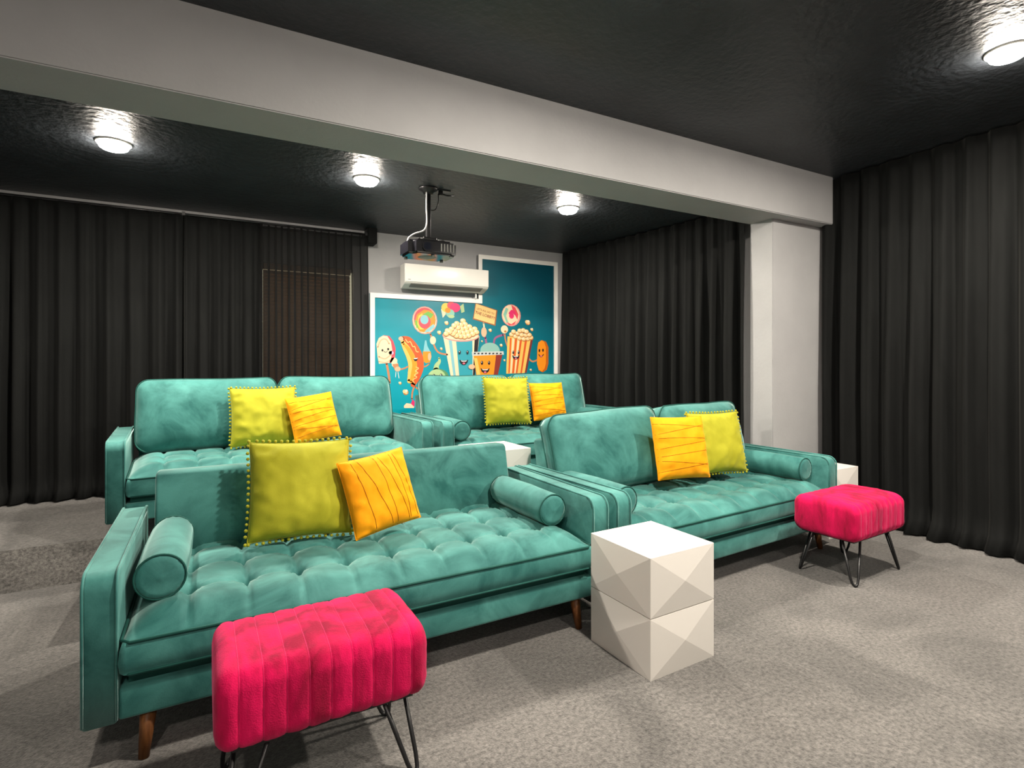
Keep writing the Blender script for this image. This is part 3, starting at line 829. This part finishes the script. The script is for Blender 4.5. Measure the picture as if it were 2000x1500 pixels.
FIGS = [('printed_ice_pop',[('R','tan',[(-0.983,-0.306),(-0.961,-0.422),(-0.952,-0.509)],[0.024,0.024,0.024]),('P','redpink',[(-1.087,-0.091),(-1.065,-0.036),(-1.015,-0.007),(-0.956,-0.014),(-0.912,-0.067),(-0.887,-0.146),(-0.893,-0.234),(-0.934,-0.299),(-1.065,-0.309),(-1.077,-0.234)]),('P','cream',[(-1.091,-0.099),(-1.068,-0.041),(-1.022,-0.011),(-0.975,-0.017),(-0.937,-0.074),(-0.923,-0.161),(-0.934,-0.248),(-0.956,-0.299),(-1.065,-0.309),(-1.08,-0.234)]),('R','peach',[(-1.077,-0.134),(-1.044,-0.062),(-0.993,-0.049),(-0.956,-0.096)],[0.0135,0.0135,0.0135,0.0135]),('R','peach',[(-1.065,-0.234),(-1.0,-0.256),(-0.937,-0.212)],[0.014,0.014,0.014]),('R','peach',[(-1.065,-0.285),(-0.993,-0.296),(-0.946,-0.27)],[0.0112,0.0112,0.0112]),('E','ink',(-1.028,-0.167,0.01,0.013)),('E','ink',(-0.967,-0.154,0.011,0.013)),('R','ink',[(-1.013,-0.177),(-0.993,-0.188),(-0.975,-0.173)],[0.0056,0.0056,0.0056])]),('printed_ice_cream_cone',[('E','cream',(-0.927,-0.227,0.035,0.037)),('E','cream',(-0.908,-0.277,0.041,0.035)),('E','lilac',(-0.934,-0.193,0.027,0.021)),('E','cream',(-0.893,-0.318,0.035,0.029)),('P','tan',[(-0.923,-0.314),(-0.858,-0.306),(-0.846,-0.379),(-0.89,-0.386)]),('R','tan',[(-0.861,-0.372),(-0.801,-0.362),(-0.743,-0.336)],[0.0165,0.0165,0.0165]),('E','peach',(-0.864,-0.365,0.032,0.026)),('R','white',[(-0.883,-0.394),(-0.887,-0.452)],[0.006,0.006]),('R','white',[(-0.861,-0.397),(-0.85,-0.464)],[0.006,0.006])]),('printed_hot_dog',[('R','tan',[(-0.679,-0.551),(-0.701,-0.617),(-0.707,-0.691)],[0.018,0.018,0.018]),('R','tan',[(-0.667,-0.559),(-0.618,-0.604)],[0.0165,0.0165]),('P','hotpink',[(-0.718,-0.742),(-0.698,-0.694),(-0.676,-0.721),(-0.679,-0.773),(-0.771,-0.774)]),('P','cream',[(-0.796,-0.761),(-0.768,-0.733),(-0.718,-0.742),(-0.679,-0.778),(-0.687,-0.789),(-0.793,-0.785)]),('R','tan',[(-0.61,-0.337),(-0.556,-0.34),(-0.508,-0.307)],[0.0144,0.0144,0.0144]),('R','redorange',[(-0.819,-0.04),(-0.748,-0.056),(-0.679,-0.136),(-0.633,-0.232),(-0.621,-0.336),(-0.649,-0.44),(-0.695,-0.536)],[0.051,0.078,0.09,0.096,0.096,0.084,0.054]),('R','bunlight',[(-0.813,-0.072),(-0.768,-0.145),(-0.722,-0.233),(-0.698,-0.321),(-0.707,-0.41),(-0.737,-0.498)],[0.039,0.078,0.093,0.099,0.093,0.045]),('R','bun',[(-0.801,-0.094),(-0.746,-0.152),(-0.698,-0.24),(-0.676,-0.321),(-0.692,-0.41),(-0.718,-0.506)],[0.021,0.042,0.051,0.054,0.051,0.027]),('R','mustard',[(-0.778,-0.045),(-0.752,-0.078),(-0.725,-0.071),(-0.698,-0.122),(-0.676,-0.122),(-0.658,-0.173),(-0.633,-0.18)],[0.009,0.009,0.009,0.009,0.009,0.009,0.009]),('R','mustard',[(-0.664,-0.344),(-0.633,-0.359),(-0.667,-0.388),(-0.639,-0.408),(-0.679,-0.433),(-0.652,-0.455),(-0.695,-0.484),(-0.679,-0.521)],[0.009,0.009,0.009,0.009,0.009,0.009,0.009,0.009]),('P','ink',[(-0.692,-0.255),(-0.639,-0.247),(-0.649,-0.277),(-0.676,-0.283)]),('P','white',[(-0.689,-0.25),(-0.639,-0.244),(-0.649,-0.256),(-0.679,-0.259)]),('E','peach',(-0.828,-0.04,0.027,0.023))]),('printed_bottle',[('P','paleblue',[(-0.559,-0.053),(-0.543,-0.052),(-0.532,-0.112),(-0.496,-0.179),(-0.579,-0.18),(-0.568,-0.113)]),('P','orange',[(-0.584,-0.175),(-0.493,-0.175),(-0.485,-0.232),(-0.501,-0.292),(-0.548,-0.304),(-0.584,-0.277)]),('E','peach',(-0.508,-0.232,0.018,0.042))]),('printed_swirl_lollipop',[('R','tan',[(-0.497,0.016),(-0.469,-0.051),(-0.445,-0.126),(-0.397,-0.186),(-0.3,-0.208)],[0.0195,0.0195,0.0195,0.0195,0.0195]),('E','cream',(-0.467,-0.051,0.035,0.045)),('E','rose',(-0.56,0.167,0.143,0.152)),('E','cream',(-0.56,0.167,0.133,0.142)),('E','redpink',(-0.56,0.175,0.125,0.131)),('P','orange',[(-0.679,0.123),(-0.649,0.228),(-0.571,0.283),(-0.477,0.273),(-0.437,0.191),(-0.453,0.085),(-0.524,0.03),(-0.618,0.043)]),('P','green',[(-0.587,0.23),(-0.524,0.266),(-0.458,0.236),(-0.493,0.189),(-0.54,0.21)]),('P','green',[(-0.676,0.167),(-0.649,0.161),(-0.633,0.08),(-0.656,0.079)]),('P','yellow',[(-0.633,0.213),(-0.587,0.245),(-0.602,0.125),(-0.571,0.067),(-0.618,0.065),(-0.646,0.124)]),('P','paleblue',[(-0.54,0.068),(-0.461,0.13),(-0.445,0.1),(-0.508,0.041),(-0.571,0.034)]),('E','redpink',(-0.563,0.149,0.07,0.075)),('E','paleblue',(-0.566,0.174,0.047,0.05))]),('printed_wrapped_candy',[('P','cream',[(-0.373,0.3),(-0.317,0.287),(-0.317,0.242),(-0.352,0.202)]),('P','palegreen',[(-0.144,0.342),(-0.102,0.375),(-0.088,0.282),(-0.127,0.265)]),('E','yellow',(-0.313,0.318,0.055,0.052)),('E','redpink',(-0.251,0.344,0.049,0.043)),('E','hotpink',(-0.205,0.323,0.063,0.052)),('E','mint',(-0.264,0.256,0.052,0.046)),('E','orange',(-0.292,0.288,0.033,0.03)),('E','palegreen',(-0.251,0.221,0.039,0.019))]),('printed_popcorn_bucket',[('P','cream',[(-0.346,-0.011),(0.098,0.007),(0.068,-0.229),(0.034,-0.488),(-0.248,-0.499)]),('P','paleblue',[(-0.284,-0.032),(-0.245,-0.034),(-0.189,-0.495),(-0.218,-0.496)]),('P','teal',[(-0.194,-0.038),(0.008,-0.026),(0.013,-0.492),(-0.149,-0.496)]),('P','ink',[(0.037,-0.022),(0.092,-0.001),(0.068,-0.229),(0.034,-0.488),(0.013,-0.489)]),('E','rose',(-0.132,0.008,0.226,0.068)),('E','cream',(-0.132,0.013,0.218,0.058)),('E','popbrown',(-0.107,0.174,0.035,0.027)),('E','popcorn',(-0.11,0.181,0.032,0.024)),('E','popwhite',(-0.119,0.188,0.014,0.011)),('E','popbrown',(-0.082,0.137,0.036,0.028)),('E','popcorn',(-0.085,0.143,0.032,0.024)),('E','popwhite',(-0.093,0.15,0.014,0.011)),('E','popbrown',(-0.132,0.127,0.035,0.028)),('E','popcorn',(-0.135,0.133,0.031,0.024)),('E','popwhite',(-0.144,0.141,0.014,0.011)),('E','popbrown',(-0.182,0.141,0.035,0.028)),('E','popcorn',(-0.185,0.147,0.032,0.025)),('E','popwhite',(-0.194,0.154,0.013,0.01)),('E','popbrown',(-0.028,0.11,0.036,0.028)),('E','popcorn',(-0.031,0.116,0.032,0.025)),('E','popwhite',(-0.039,0.124,0.014,0.011)),('E','popbrown',(-0.073,0.09,0.036,0.028)),('E','popcorn',(-0.077,0.096,0.032,0.025)),('E','popwhite',(-0.085,0.104,0.013,0.011)),('E','popbrown',(-0.124,0.081,0.035,0.028)),('E','popcorn',(-0.127,0.087,0.032,0.025)),('E','popwhite',(-0.135,0.095,0.014,0.011)),('E','popbrown',(-0.169,0.095,0.034,0.028)),('E','popcorn',(-0.172,0.101,0.031,0.024)),('E','popwhite',(-0.18,0.109,0.014,0.011)),('E','popbrown',(-0.215,0.117,0.035,0.027)),('E','popcorn',(-0.218,0.123,0.032,0.025)),('E','popwhite',(-0.227,0.13,0.014,0.011)),('E','popbrown',(0.037,0.086,0.036,0.028)),('E','popcorn',(0.034,0.092,0.033,0.025)),('E','popwhite',(0.025,0.099,0.014,0.011)),('E','popbrown',(-0.005,0.069,0.035,0.028)),('E','popcorn',(-0.009,0.075,0.032,0.025)),('E','popwhite',(-0.017,0.083,0.014,0.011)),('E','popbrown',(-0.056,0.047,0.036,0.028)),('E','popcorn',(-0.06,0.053,0.032,0.025)),('E','popwhite',(-0.068,0.061,0.013,0.011)),('E','popbrown',(-0.107,0.035,0.035,0.028)),('E','popcorn',(-0.11,0.041,0.032,0.025)),('E','popwhite',(-0.119,0.049,0.014,0.011)),('E','popbrown',(-0.157,0.041,0.035,0.027)),('E','popcorn',(-0.16,0.048,0.032,0.024)),('E','popwhite',(-0.169,0.055,0.014,0.011)),('E','popbrown',(-0.207,0.052,0.034,0.027)),('E','popcorn',(-0.21,0.059,0.031,0.025)),('E','popwhite',(-0.218,0.066,0.014,0.011)),('E','popbrown',(-0.248,0.077,0.034,0.028)),('E','popcorn',(-0.251,0.083,0.031,0.024)),('E','popwhite',(-0.259,0.091,0.014,0.011)),('E','popbrown',(-0.297,0.056,0.034,0.027)),('E','popcorn',(-0.3,0.062,0.031,0.025)),('E','popwhite',(-0.308,0.07,0.013,0.01)),('E','popbrown',(0.058,0.05,0.036,0.028)),('E','popcorn',(0.055,0.056,0.033,0.025)),('E','popwhite',(0.046,0.064,0.014,0.011)),('E','popbrown',(0.012,0.027,0.036,0.028)),('E','popcorn',(0.008,0.033,0.032,0.025)),('E','popwhite',(0.0,0.041,0.014,0.011)),('E','popbrown',(-0.039,0.006,0.036,0.028)),('E','popcorn',(-0.043,0.012,0.032,0.025)),('E','popwhite',(-0.051,0.019,0.014,0.011)),('E','popbrown',(-0.09,-0.006,0.035,0.027)),('E','popcorn',(-0.093,0.0,0.032,0.025)),('E','popwhite',(-0.102,0.007,0.014,0.011)),('E','popbrown',(-0.14,-0.004,0.035,0.027)),('E','popcorn',(-0.144,0.002,0.031,0.024)),('E','popwhite',(-0.152,0.009,0.013,0.011)),('E','popbrown',(-0.19,0.002,0.035,0.028)),('E','popcorn',(-0.194,0.008,0.032,0.024)),('E','popwhite',(-0.202,0.016,0.013,0.01)),('E','popbrown',(-0.232,0.024,0.034,0.027)),('E','popcorn',(-0.235,0.03,0.032,0.024)),('E','popwhite',(-0.243,0.038,0.013,0.01)),('E','popbrown',(-0.273,0.042,0.034,0.027)),('E','popcorn',(-0.276,0.048,0.031,0.024)),('E','popwhite',(-0.284,0.055,0.013,0.011)),('E','popbrown',(-0.313,0.022,0.034,0.027)),('E','popcorn',(-0.317,0.028,0.03,0.024)),('E','popwhite',(-0.325,0.036,0.013,0.01)),('E','ink',(-0.152,-0.181,0.013,0.022)),('E','white',(-0.155,-0.173,0.005,0.007)),('E','ink',(-0.056,-0.18,0.013,0.022)),('E','white',(-0.06,-0.173,0.004,0.006)),('P','ink',[(-0.156,-0.264),(-0.127,-0.274),(-0.076,-0.274),(-0.047,-0.263),(-0.06,-0.299),(-0.089,-0.32),(-0.115,-0.32),(-0.143,-0.299)]),('P','white',[(-0.14,-0.271),(-0.121,-0.277),(-0.083,-0.277),(-0.063,-0.271),(-0.076,-0.286),(-0.127,-0.286)]),('E','pink',(-0.102,-0.306,0.016,0.011)),('E','peach',(-0.004,-0.345,0.04,0.028))]),('printed_soda_cup',[('R','purple',[(0.204,-0.173),(0.173,-0.007)],[0.0252,0.0252]),('R','purple',[(0.279,-0.116),(0.3,-0.012),(0.404,0.03)],[0.0238,0.0238,0.0238]),('E','peach',(0.155,0.056,0.035,0.057)),('E','glassgreen',(0.234,-0.157,0.127,0.092)),('P','orange',[(0.022,-0.211),(0.395,-0.202),(0.323,-0.455),(0.061,-0.465)]),('P','darkred',[(0.311,-0.204),(0.395,-0.202),(0.332,-0.455),(0.279,-0.458)]),('P','bunlight',[(0.027,-0.245),(0.068,-0.245),(0.112,-0.45),(0.068,-0.457)]),('P','lightgrey',[(0.0,-0.175),(0.408,-0.163),(0.415,-0.203),(0.007,-0.22)]),('P','ink',[(0.027,-0.185),(0.051,-0.184),(0.051,-0.199),(0.027,-0.201)]),('P','ink',[(0.073,-0.185),(0.098,-0.183),(0.098,-0.199),(0.073,-0.201)]),('P','ink',[(0.12,-0.185),(0.145,-0.183),(0.145,-0.199),(0.12,-0.201)]),('P','ink',[(0.167,-0.184),(0.192,-0.183),(0.192,-0.198),(0.167,-0.2)]),('P','ink',[(0.215,-0.184),(0.239,-0.182),(0.239,-0.198),(0.215,-0.2)]),('P','ink',[(0.263,-0.184),(0.287,-0.182),(0.287,-0.198),(0.263,-0.2)]),('P','ink',[(0.311,-0.183),(0.336,-0.181),(0.336,-0.197),(0.311,-0.199)]),('P','ink',[(0.359,-0.183),(0.384,-0.181),(0.384,-0.197),(0.359,-0.199)]),('E','ink',(0.129,-0.3,0.015,0.024)),('E','white',(0.125,-0.292,0.004,0.007)),('E','ink',(0.22,-0.3,0.015,0.024)),('E','white',(0.217,-0.292,0.004,0.007)),('P','ink',[(0.11,-0.361),(0.141,-0.373),(0.197,-0.373),(0.229,-0.362),(0.215,-0.4),(0.183,-0.422),(0.155,-0.422),(0.124,-0.399)]),('P','white',[(0.127,-0.369),(0.148,-0.376),(0.19,-0.376),(0.211,-0.37),(0.197,-0.386),(0.141,-0.385)]),('E','pink',(0.169,-0.408,0.017,0.011))]),('printed_sign',[('R','cream',[(0.15,0.163),(0.159,0.088)],[0.0187,0.0187]),('P','signedge',[(0.048,0.389),(0.33,0.317),(0.303,0.133),(0.013,0.199)]),('P','signface',[(0.055,0.38),(0.314,0.313),(0.289,0.149),(0.025,0.212)])]),('printed_round_lollipop',[('R','tan',[(0.426,0.047),(0.437,-0.034),(0.468,-0.114)],[0.018,0.018,0.018]),('E','rose',(0.514,0.265,0.129,0.13)),('E','cream',(0.507,0.27,0.116,0.117)),('P','mint',[(0.408,0.272),(0.441,0.354),(0.474,0.339),(0.444,0.257),(0.477,0.178),(0.45,0.169)]),('P','redpink',[(0.514,0.39),(0.57,0.36),(0.611,0.28),(0.597,0.215),(0.57,0.262),(0.532,0.326)]),('P','hotpink',[(0.477,0.291),(0.514,0.333),(0.57,0.311),(0.579,0.255),(0.532,0.293),(0.499,0.26)]),('P','redpink',[(0.45,0.185),(0.514,0.159),(0.588,0.206),(0.551,0.156),(0.486,0.146)]),('E','hotpink',(0.518,0.26,0.033,0.035)),('E','cream',(0.422,0.095,0.048,0.048)),('E','popbrown',(0.433,0.071,0.018,0.013))]),('printed_popcorn_box',[('R','tan',[(0.748,-0.242),(0.806,-0.284),(0.883,-0.262)],[0.02,0.02,0.02]),('P','maroon',[(0.739,-0.028),(0.812,-0.013),(0.724,-0.421),(0.686,-0.42)]),('P','bunlight',[(0.464,0.015),(0.781,-0.019),(0.697,-0.424),(0.446,-0.428)]),('P','redorange',[(0.496,-0.003),(0.518,-0.006),(0.492,-0.423),(0.474,-0.423)]),('P','redorange',[(0.566,-0.002),(0.594,-0.005),(0.551,-0.424),(0.525,-0.424)]),('P','redorange',[(0.637,0.0),(0.663,-0.003),(0.597,-0.424),(0.575,-0.424)]),('P','redorange',[(0.705,0.001),(0.735,-0.002),(0.659,-0.425),(0.637,-0.425)]),('P','cream',[(0.529,-0.006),(0.555,-0.009),(0.518,-0.424),(0.499,-0.423)]),('P','cream',[(0.603,-0.011),(0.625,-0.014),(0.57,-0.424),(0.557,-0.424)]),('E','popbrown',(0.518,0.034,0.033,0.027)),('E','popcorn',(0.514,0.041,0.03,0.023)),('E','popwhite',(0.507,0.047,0.011,0.01)),('E','popbrown',(0.573,0.011,0.033,0.027)),('E','popcorn',(0.57,0.018,0.03,0.023)),('E','popwhite',(0.562,0.024,0.011,0.01)),('E','popbrown',(0.629,-0.007,0.033,0.028)),('E','popcorn',(0.625,-0.001,0.03,0.023)),('E','popwhite',(0.618,0.006,0.011,0.01)),('E','popbrown',(0.686,-0.016,0.034,0.028)),('E','popcorn',(0.682,-0.009,0.03,0.023)),('E','popwhite',(0.674,-0.003,0.012,0.01)),('E','popbrown',(0.743,-0.011,0.034,0.028)),('E','popcorn',(0.739,-0.005,0.03,0.023)),('E','popwhite',(0.731,0.002,0.011,0.01)),('E','popbrown',(0.785,0.003,0.034,0.028)),('E','popcorn',(0.781,0.009,0.031,0.023)),('E','popwhite',(0.773,0.016,0.012,0.01)),('E','popbrown',(0.545,0.068,0.034,0.028)),('E','popcorn',(0.542,0.074,0.03,0.023)),('E','popwhite',(0.534,0.08,0.011,0.009)),('E','popbrown',(0.601,0.048,0.033,0.028)),('E','popcorn',(0.597,0.054,0.029,0.023)),('E','popwhite',(0.59,0.061,0.011,0.01)),('E','popbrown',(0.657,0.033,0.033,0.028)),('E','popcorn',(0.654,0.039,0.03,0.023)),('E','popwhite',(0.646,0.046,0.011,0.01)),('E','popbrown',(0.714,0.031,0.034,0.028)),('E','popcorn',(0.71,0.037,0.03,0.023)),('E','popwhite',(0.703,0.044,0.012,0.01)),('E','popbrown',(0.762,0.035,0.034,0.028)),('E','popcorn',(0.758,0.042,0.031,0.023)),('E','popwhite',(0.75,0.048,0.012,0.01)),('E','popbrown',(0.629,0.081,0.033,0.028)),('E','popcorn',(0.625,0.088,0.03,0.023)),('E','popwhite',(0.618,0.094,0.011,0.01)),('E','popbrown',(0.676,0.088,0.034,0.028)),('E','popcorn',(0.673,0.094,0.03,0.023)),('E','popwhite',(0.665,0.1,0.011,0.009)),('E','popbrown',(0.72,0.072,0.034,0.028)),('E','popcorn',(0.716,0.079,0.03,0.023)),('E','popwhite',(0.708,0.085,0.012,0.01)),('E','ink',(0.538,-0.175,0.012,0.02)),('E','white',(0.535,-0.168,0.004,0.006)),('E','ink',(0.611,-0.174,0.012,0.02)),('E','white',(0.608,-0.168,0.004,0.006)),('P','ink',[(0.523,-0.209),(0.549,-0.218),(0.597,-0.218),(0.624,-0.208),(0.612,-0.24),(0.585,-0.258),(0.561,-0.258),(0.535,-0.24)]),('P','white',[(0.538,-0.215),(0.555,-0.22),(0.591,-0.22),(0.609,-0.215),(0.597,-0.228),(0.549,-0.228)]),('E','pink',(0.573,-0.246,0.015,0.009))]),('printed_corn_dog',[('P','darkorange',[(0.877,-0.109),(0.889,-0.05),(0.942,-0.021),(1.001,-0.04),(1.035,-0.107),(1.035,-0.309),(1.011,-0.385),(0.952,-0.418),(0.893,-0.392),(0.87,-0.309)]),('P','orange',[(0.877,-0.109),(0.889,-0.053),(0.932,-0.024),(0.971,-0.04),(0.999,-0.107),(0.999,-0.309),(0.975,-0.376),(0.942,-0.406),(0.897,-0.389),(0.87,-0.309)]),('E','ink',(0.905,-0.15,0.012,0.02)),('E','ink',(0.956,-0.146,0.012,0.02)),('R','ink',[(0.897,-0.2),(0.928,-0.228),(0.963,-0.198)],[0.0114,0.0114,0.0114]),('E','pink',(0.93,-0.218,0.016,0.01))]),('printed_green_gumdrop',[('R','palegreen',[(-0.429,-0.39),(-0.423,-0.33),(-0.391,-0.284),(-0.397,-0.246)],[0.08,0.0544,0.0352,0.0192]),('E','gumdark',(-0.405,-0.474,0.131,0.109)),('E','gumlight',(-0.424,-0.473,0.109,0.103)),('E','ink',(-0.456,-0.443,0.016,0.021)),('E','ink',(-0.372,-0.441,0.016,0.022)),('E','white',(-0.461,-0.437,0.006,0.008)),('E','white',(-0.376,-0.435,0.006,0.008))]),('printed_loose_popcorn',[('E','popbrown',(-0.305,0.143,0.023,0.021)),('E','popcorn',(-0.315,0.151,0.017,0.015)),('E','popwhite',(-0.302,0.156,0.012,0.011)),('E','popcorn',(-0.302,0.139,0.012,0.01)),('E','popbrown',(-0.391,0.034,0.022,0.021)),('E','popcorn',(-0.401,0.042,0.017,0.015)),('E','popwhite',(-0.387,0.047,0.011,0.011)),('E','popcorn',(-0.387,0.03,0.011,0.009)),('E','popbrown',(0.743,0.185,0.034,0.029)),('E','popcorn',(0.729,0.196,0.026,0.021)),('E','popwhite',(0.749,0.202,0.017,0.015)),('E','popcorn',(0.749,0.179,0.017,0.014)),('E','popbrown',(0.8,0.101,0.019,0.017)),('E','popcorn',(0.79,0.109,0.015,0.012)),('E','popwhite',(0.802,0.113,0.01,0.009)),('E','popcorn',(0.802,0.099,0.01,0.008)),('E','popbrown',(0.238,0.077,0.02,0.018)),('E','popcorn',(0.228,0.085,0.014,0.012)),('E','popwhite',(0.24,0.089,0.01,0.009)),('E','popcorn',(0.24,0.075,0.01,0.008)),('E','popbrown',(-0.835,-0.518,0.015,0.015)),('E','popcorn',(-0.843,-0.511,0.012,0.01)),('E','popwhite',(-0.834,-0.508,0.007,0.007)),('E','popcorn',(-0.834,-0.52,0.007,0.007)),('E','popbrown',(-0.775,-0.617,0.03,0.029)),('E','popcorn',(-0.787,-0.606,0.022,0.02)),('E','popwhite',(-0.769,-0.601,0.015,0.015)),('E','popcorn',(-0.769,-0.624,0.015,0.013)),('E','popbrown',(-0.367,-0.145,0.015,0.014)),('E','popcorn',(-0.374,-0.137,0.011,0.009)),('E','popwhite',(-0.366,-0.135,0.008,0.006)),('E','popcorn',(-0.366,-0.146,0.008,0.007)),('E','popbrown',(0.381,-0.096,0.018,0.016)),('E','popcorn',(0.372,-0.088,0.013,0.011)),('E','popwhite',(0.383,-0.085,0.009,0.009)),('E','popcorn',(0.383,-0.097,0.009,0.007)),('E','popbrown',(0.426,-0.273,0.013,0.011)),('E','popcorn',(0.419,-0.266,0.01,0.008)),('E','popwhite',(0.426,-0.263,0.006,0.006)),('E','popcorn',(0.426,-0.272,0.006,0.005)),('E','popbrown',(0.785,-0.388,0.014,0.012)),('E','popcorn',(0.777,-0.381,0.01,0.008)),('E','popwhite',(0.785,-0.379,0.007,0.006)),('E','popcorn',(0.785,-0.388,0.007,0.005)),('E','popbrown',(0.132,-0.052,0.01,0.009)),('E','popcorn',(0.126,-0.046,0.008,0.006)),('E','popwhite',(0.132,-0.044,0.005,0.004)),('E','popcorn',(0.132,-0.051,0.005,0.004))])]
def build_fig(name, items, y0):
    cols = []; v = []; f = []; mi = []
    for q, it in enumerate(items):
        key = it[1]
        if key not in cols: cols.append(key)
        c = cols.index(key); y = y0 - q * .00012
        if it[0] == 'P':
            pl = [it[2]]
        elif it[0] == 'E':
            cx, cz, rx, rz = it[2]
            pl = [[(cx + rx * math.cos(2 * PI * k / 20), cz + rz * math.sin(2 * PI * k / 20)) for k in range(20)]]
        else:
            P_ = [Vector((x, 0, z)) for x, z in it[2]]; W_ = it[3]
            sp = smooth_path(P_, 5) if len(P_) > 2 else P_
            m = len(sp); L_ = []; R_ = []
            for i, p in enumerate(sp):
                t = (sp[min(i + 1, m - 1)] - sp[max(i - 1, 0)]); t = t.normalized() if t.length else Vector((1, 0, 0))
                n = Vector((-t.z, 0, t.x)); g = i / (m - 1) * (len(W_) - 1); a = int(min(g, len(W_) - 2)); ww = (W_[a] + (W_[a + 1] - W_[a]) * (g - a)) / 2
                L_.append(((p + n * ww).x, (p + n * ww).z)); R_.append(((p - n * ww).x, (p - n * ww).z))
            pl = [[L_[i], L_[i + 1], R_[i + 1], R_[i]] for i in range(m - 1)]
            for e, wv in ((sp[0], W_[0]), (sp[-1], W_[-1])):
                pl.append([(e.x + wv / 2 * math.cos(2 * PI * k / 12), e.z + wv / 2 * math.sin(2 * PI * k / 12)) for k in range(12)])
        for poly in pl:
            b = len(v); v += [(x, y, z) for x, z in poly]
            ar = sum(poly[i][0] * poly[(i + 1) % len(poly)][1] - poly[(i + 1) % len(poly)][0] * poly[i][1] for i in range(len(poly)))
            idx = list(range(b, b + len(poly)))
            f.append(tuple(idx if ar > 0 else reversed(idx))); mi.append(c)
    o = from_vf(name, v, f, [M['art_' + k] for k in cols], mu)
    o.data.polygons.foreach_set('material_index', mi)
    return o
for k, (nm, items) in enumerate(FIGS):
    if nm == 'printed_loose_popcorn':
        for q in range(0, len(items), 4): build_fig('printed_popcorn_kernel', items[q:q + 4], -.0468)
    else:
        build_fig(nm, items, -.0468)

def lettering(name, body, size, origin, ang, mat):
    cu = bpy.data.curves.new(name, 'FONT'); cu.body = body; cu.size = size; cu.align_x = 'CENTER'; cu.align_y = 'CENTER'; cu.offset = size * .012
    tmp = bpy.data.objects.new(name + '_tmp', cu); COL.objects.link(tmp)
    bpy.context.view_layer.update()
    me = bpy.data.meshes.new_from_object(tmp.evaluated_get(bpy.context.evaluated_depsgraph_get()))
    bpy.data.objects.remove(tmp)
    me.transform(Matrix.Rotation(R(90), 4, 'X'))
    me.materials.clear()
    o = link(name, me, mat, mu)
    o.location = (origin[0], -.0482, origin[1]); o.rotation_euler = (0, R(ang), 0)
    return o
lettering('printed_lettering', "LET'S ALL GO TO", .030, (.176, .298), 14, M['art_signedge'])
lettering('printed_lettering', 'THE LOBBY!!', .046, (.170, .250), 14, M['art_darkred'])

# ------------------------------------------------------------------ ceiling lights
def make_light(loc, watts, label, rz=0):
    root = empty('ceiling_light', loc, rz); tag(root, label, 'ceiling light', 'round ceiling lights')
    lathe('trim_ring', [(.096, 0), (.096, -.006), (.092, -.010), (.082, -.011), (.080, -.004)][::-1], M['white_plastic'], root, 40)
    lathe('lens', [(.079, -.006), (.079, -.022), (.074, -.034), (.062, -.042), (.040, -.047), (.015, -.049), (.003, -.0495)][::-1], M['lamp'], root, 40)
    ld = bpy.data.lights.new('lamp', 'AREA'); ld.shape = 'DISK'; ld.size = .12; ld.energy = watts; ld.color = LAMP_COLOR
    lo = bpy.data.objects.new('lamp', ld); COL.objects.link(lo); lo.parent = root; lo.location = (0, 0, -.052)
    return root
M['lamp'] = plain('lit_lens', (.9, .9, .85), .3, emit=LAMP_COLOR, es=260.0)
make_light((-.594, 4.145, CEIL_R), REAR_W, 'round lit ceiling light at the far left behind the beam')
make_light((.954, 4.065, CEIL_R), REAR_W, 'round lit ceiling light left of the projector pole')
make_light((2.717, 3.99, CEIL_R), REAR_W, 'round lit ceiling light right of the projector in front of the right curtain')
make_light((3.58, 1.24, CEIL_F), FRONT_W, 'round lit ceiling light at the upper right corner of the view')
make_light((1.55, 1.34, CEIL_F), FRONT_W, 'round lit ceiling light above the middle of the front room')
make_light((3.58, -.75, CEIL_F), BACK_W, 'round lit ceiling light behind the viewer on the right')
make_light((1.50, -.75, CEIL_F), BACK_W, 'round lit ceiling light directly behind the viewer')
make_light((-.75, -.75, CEIL_F), BACK_W * .8, 'round lit ceiling light behind the viewer on the left')
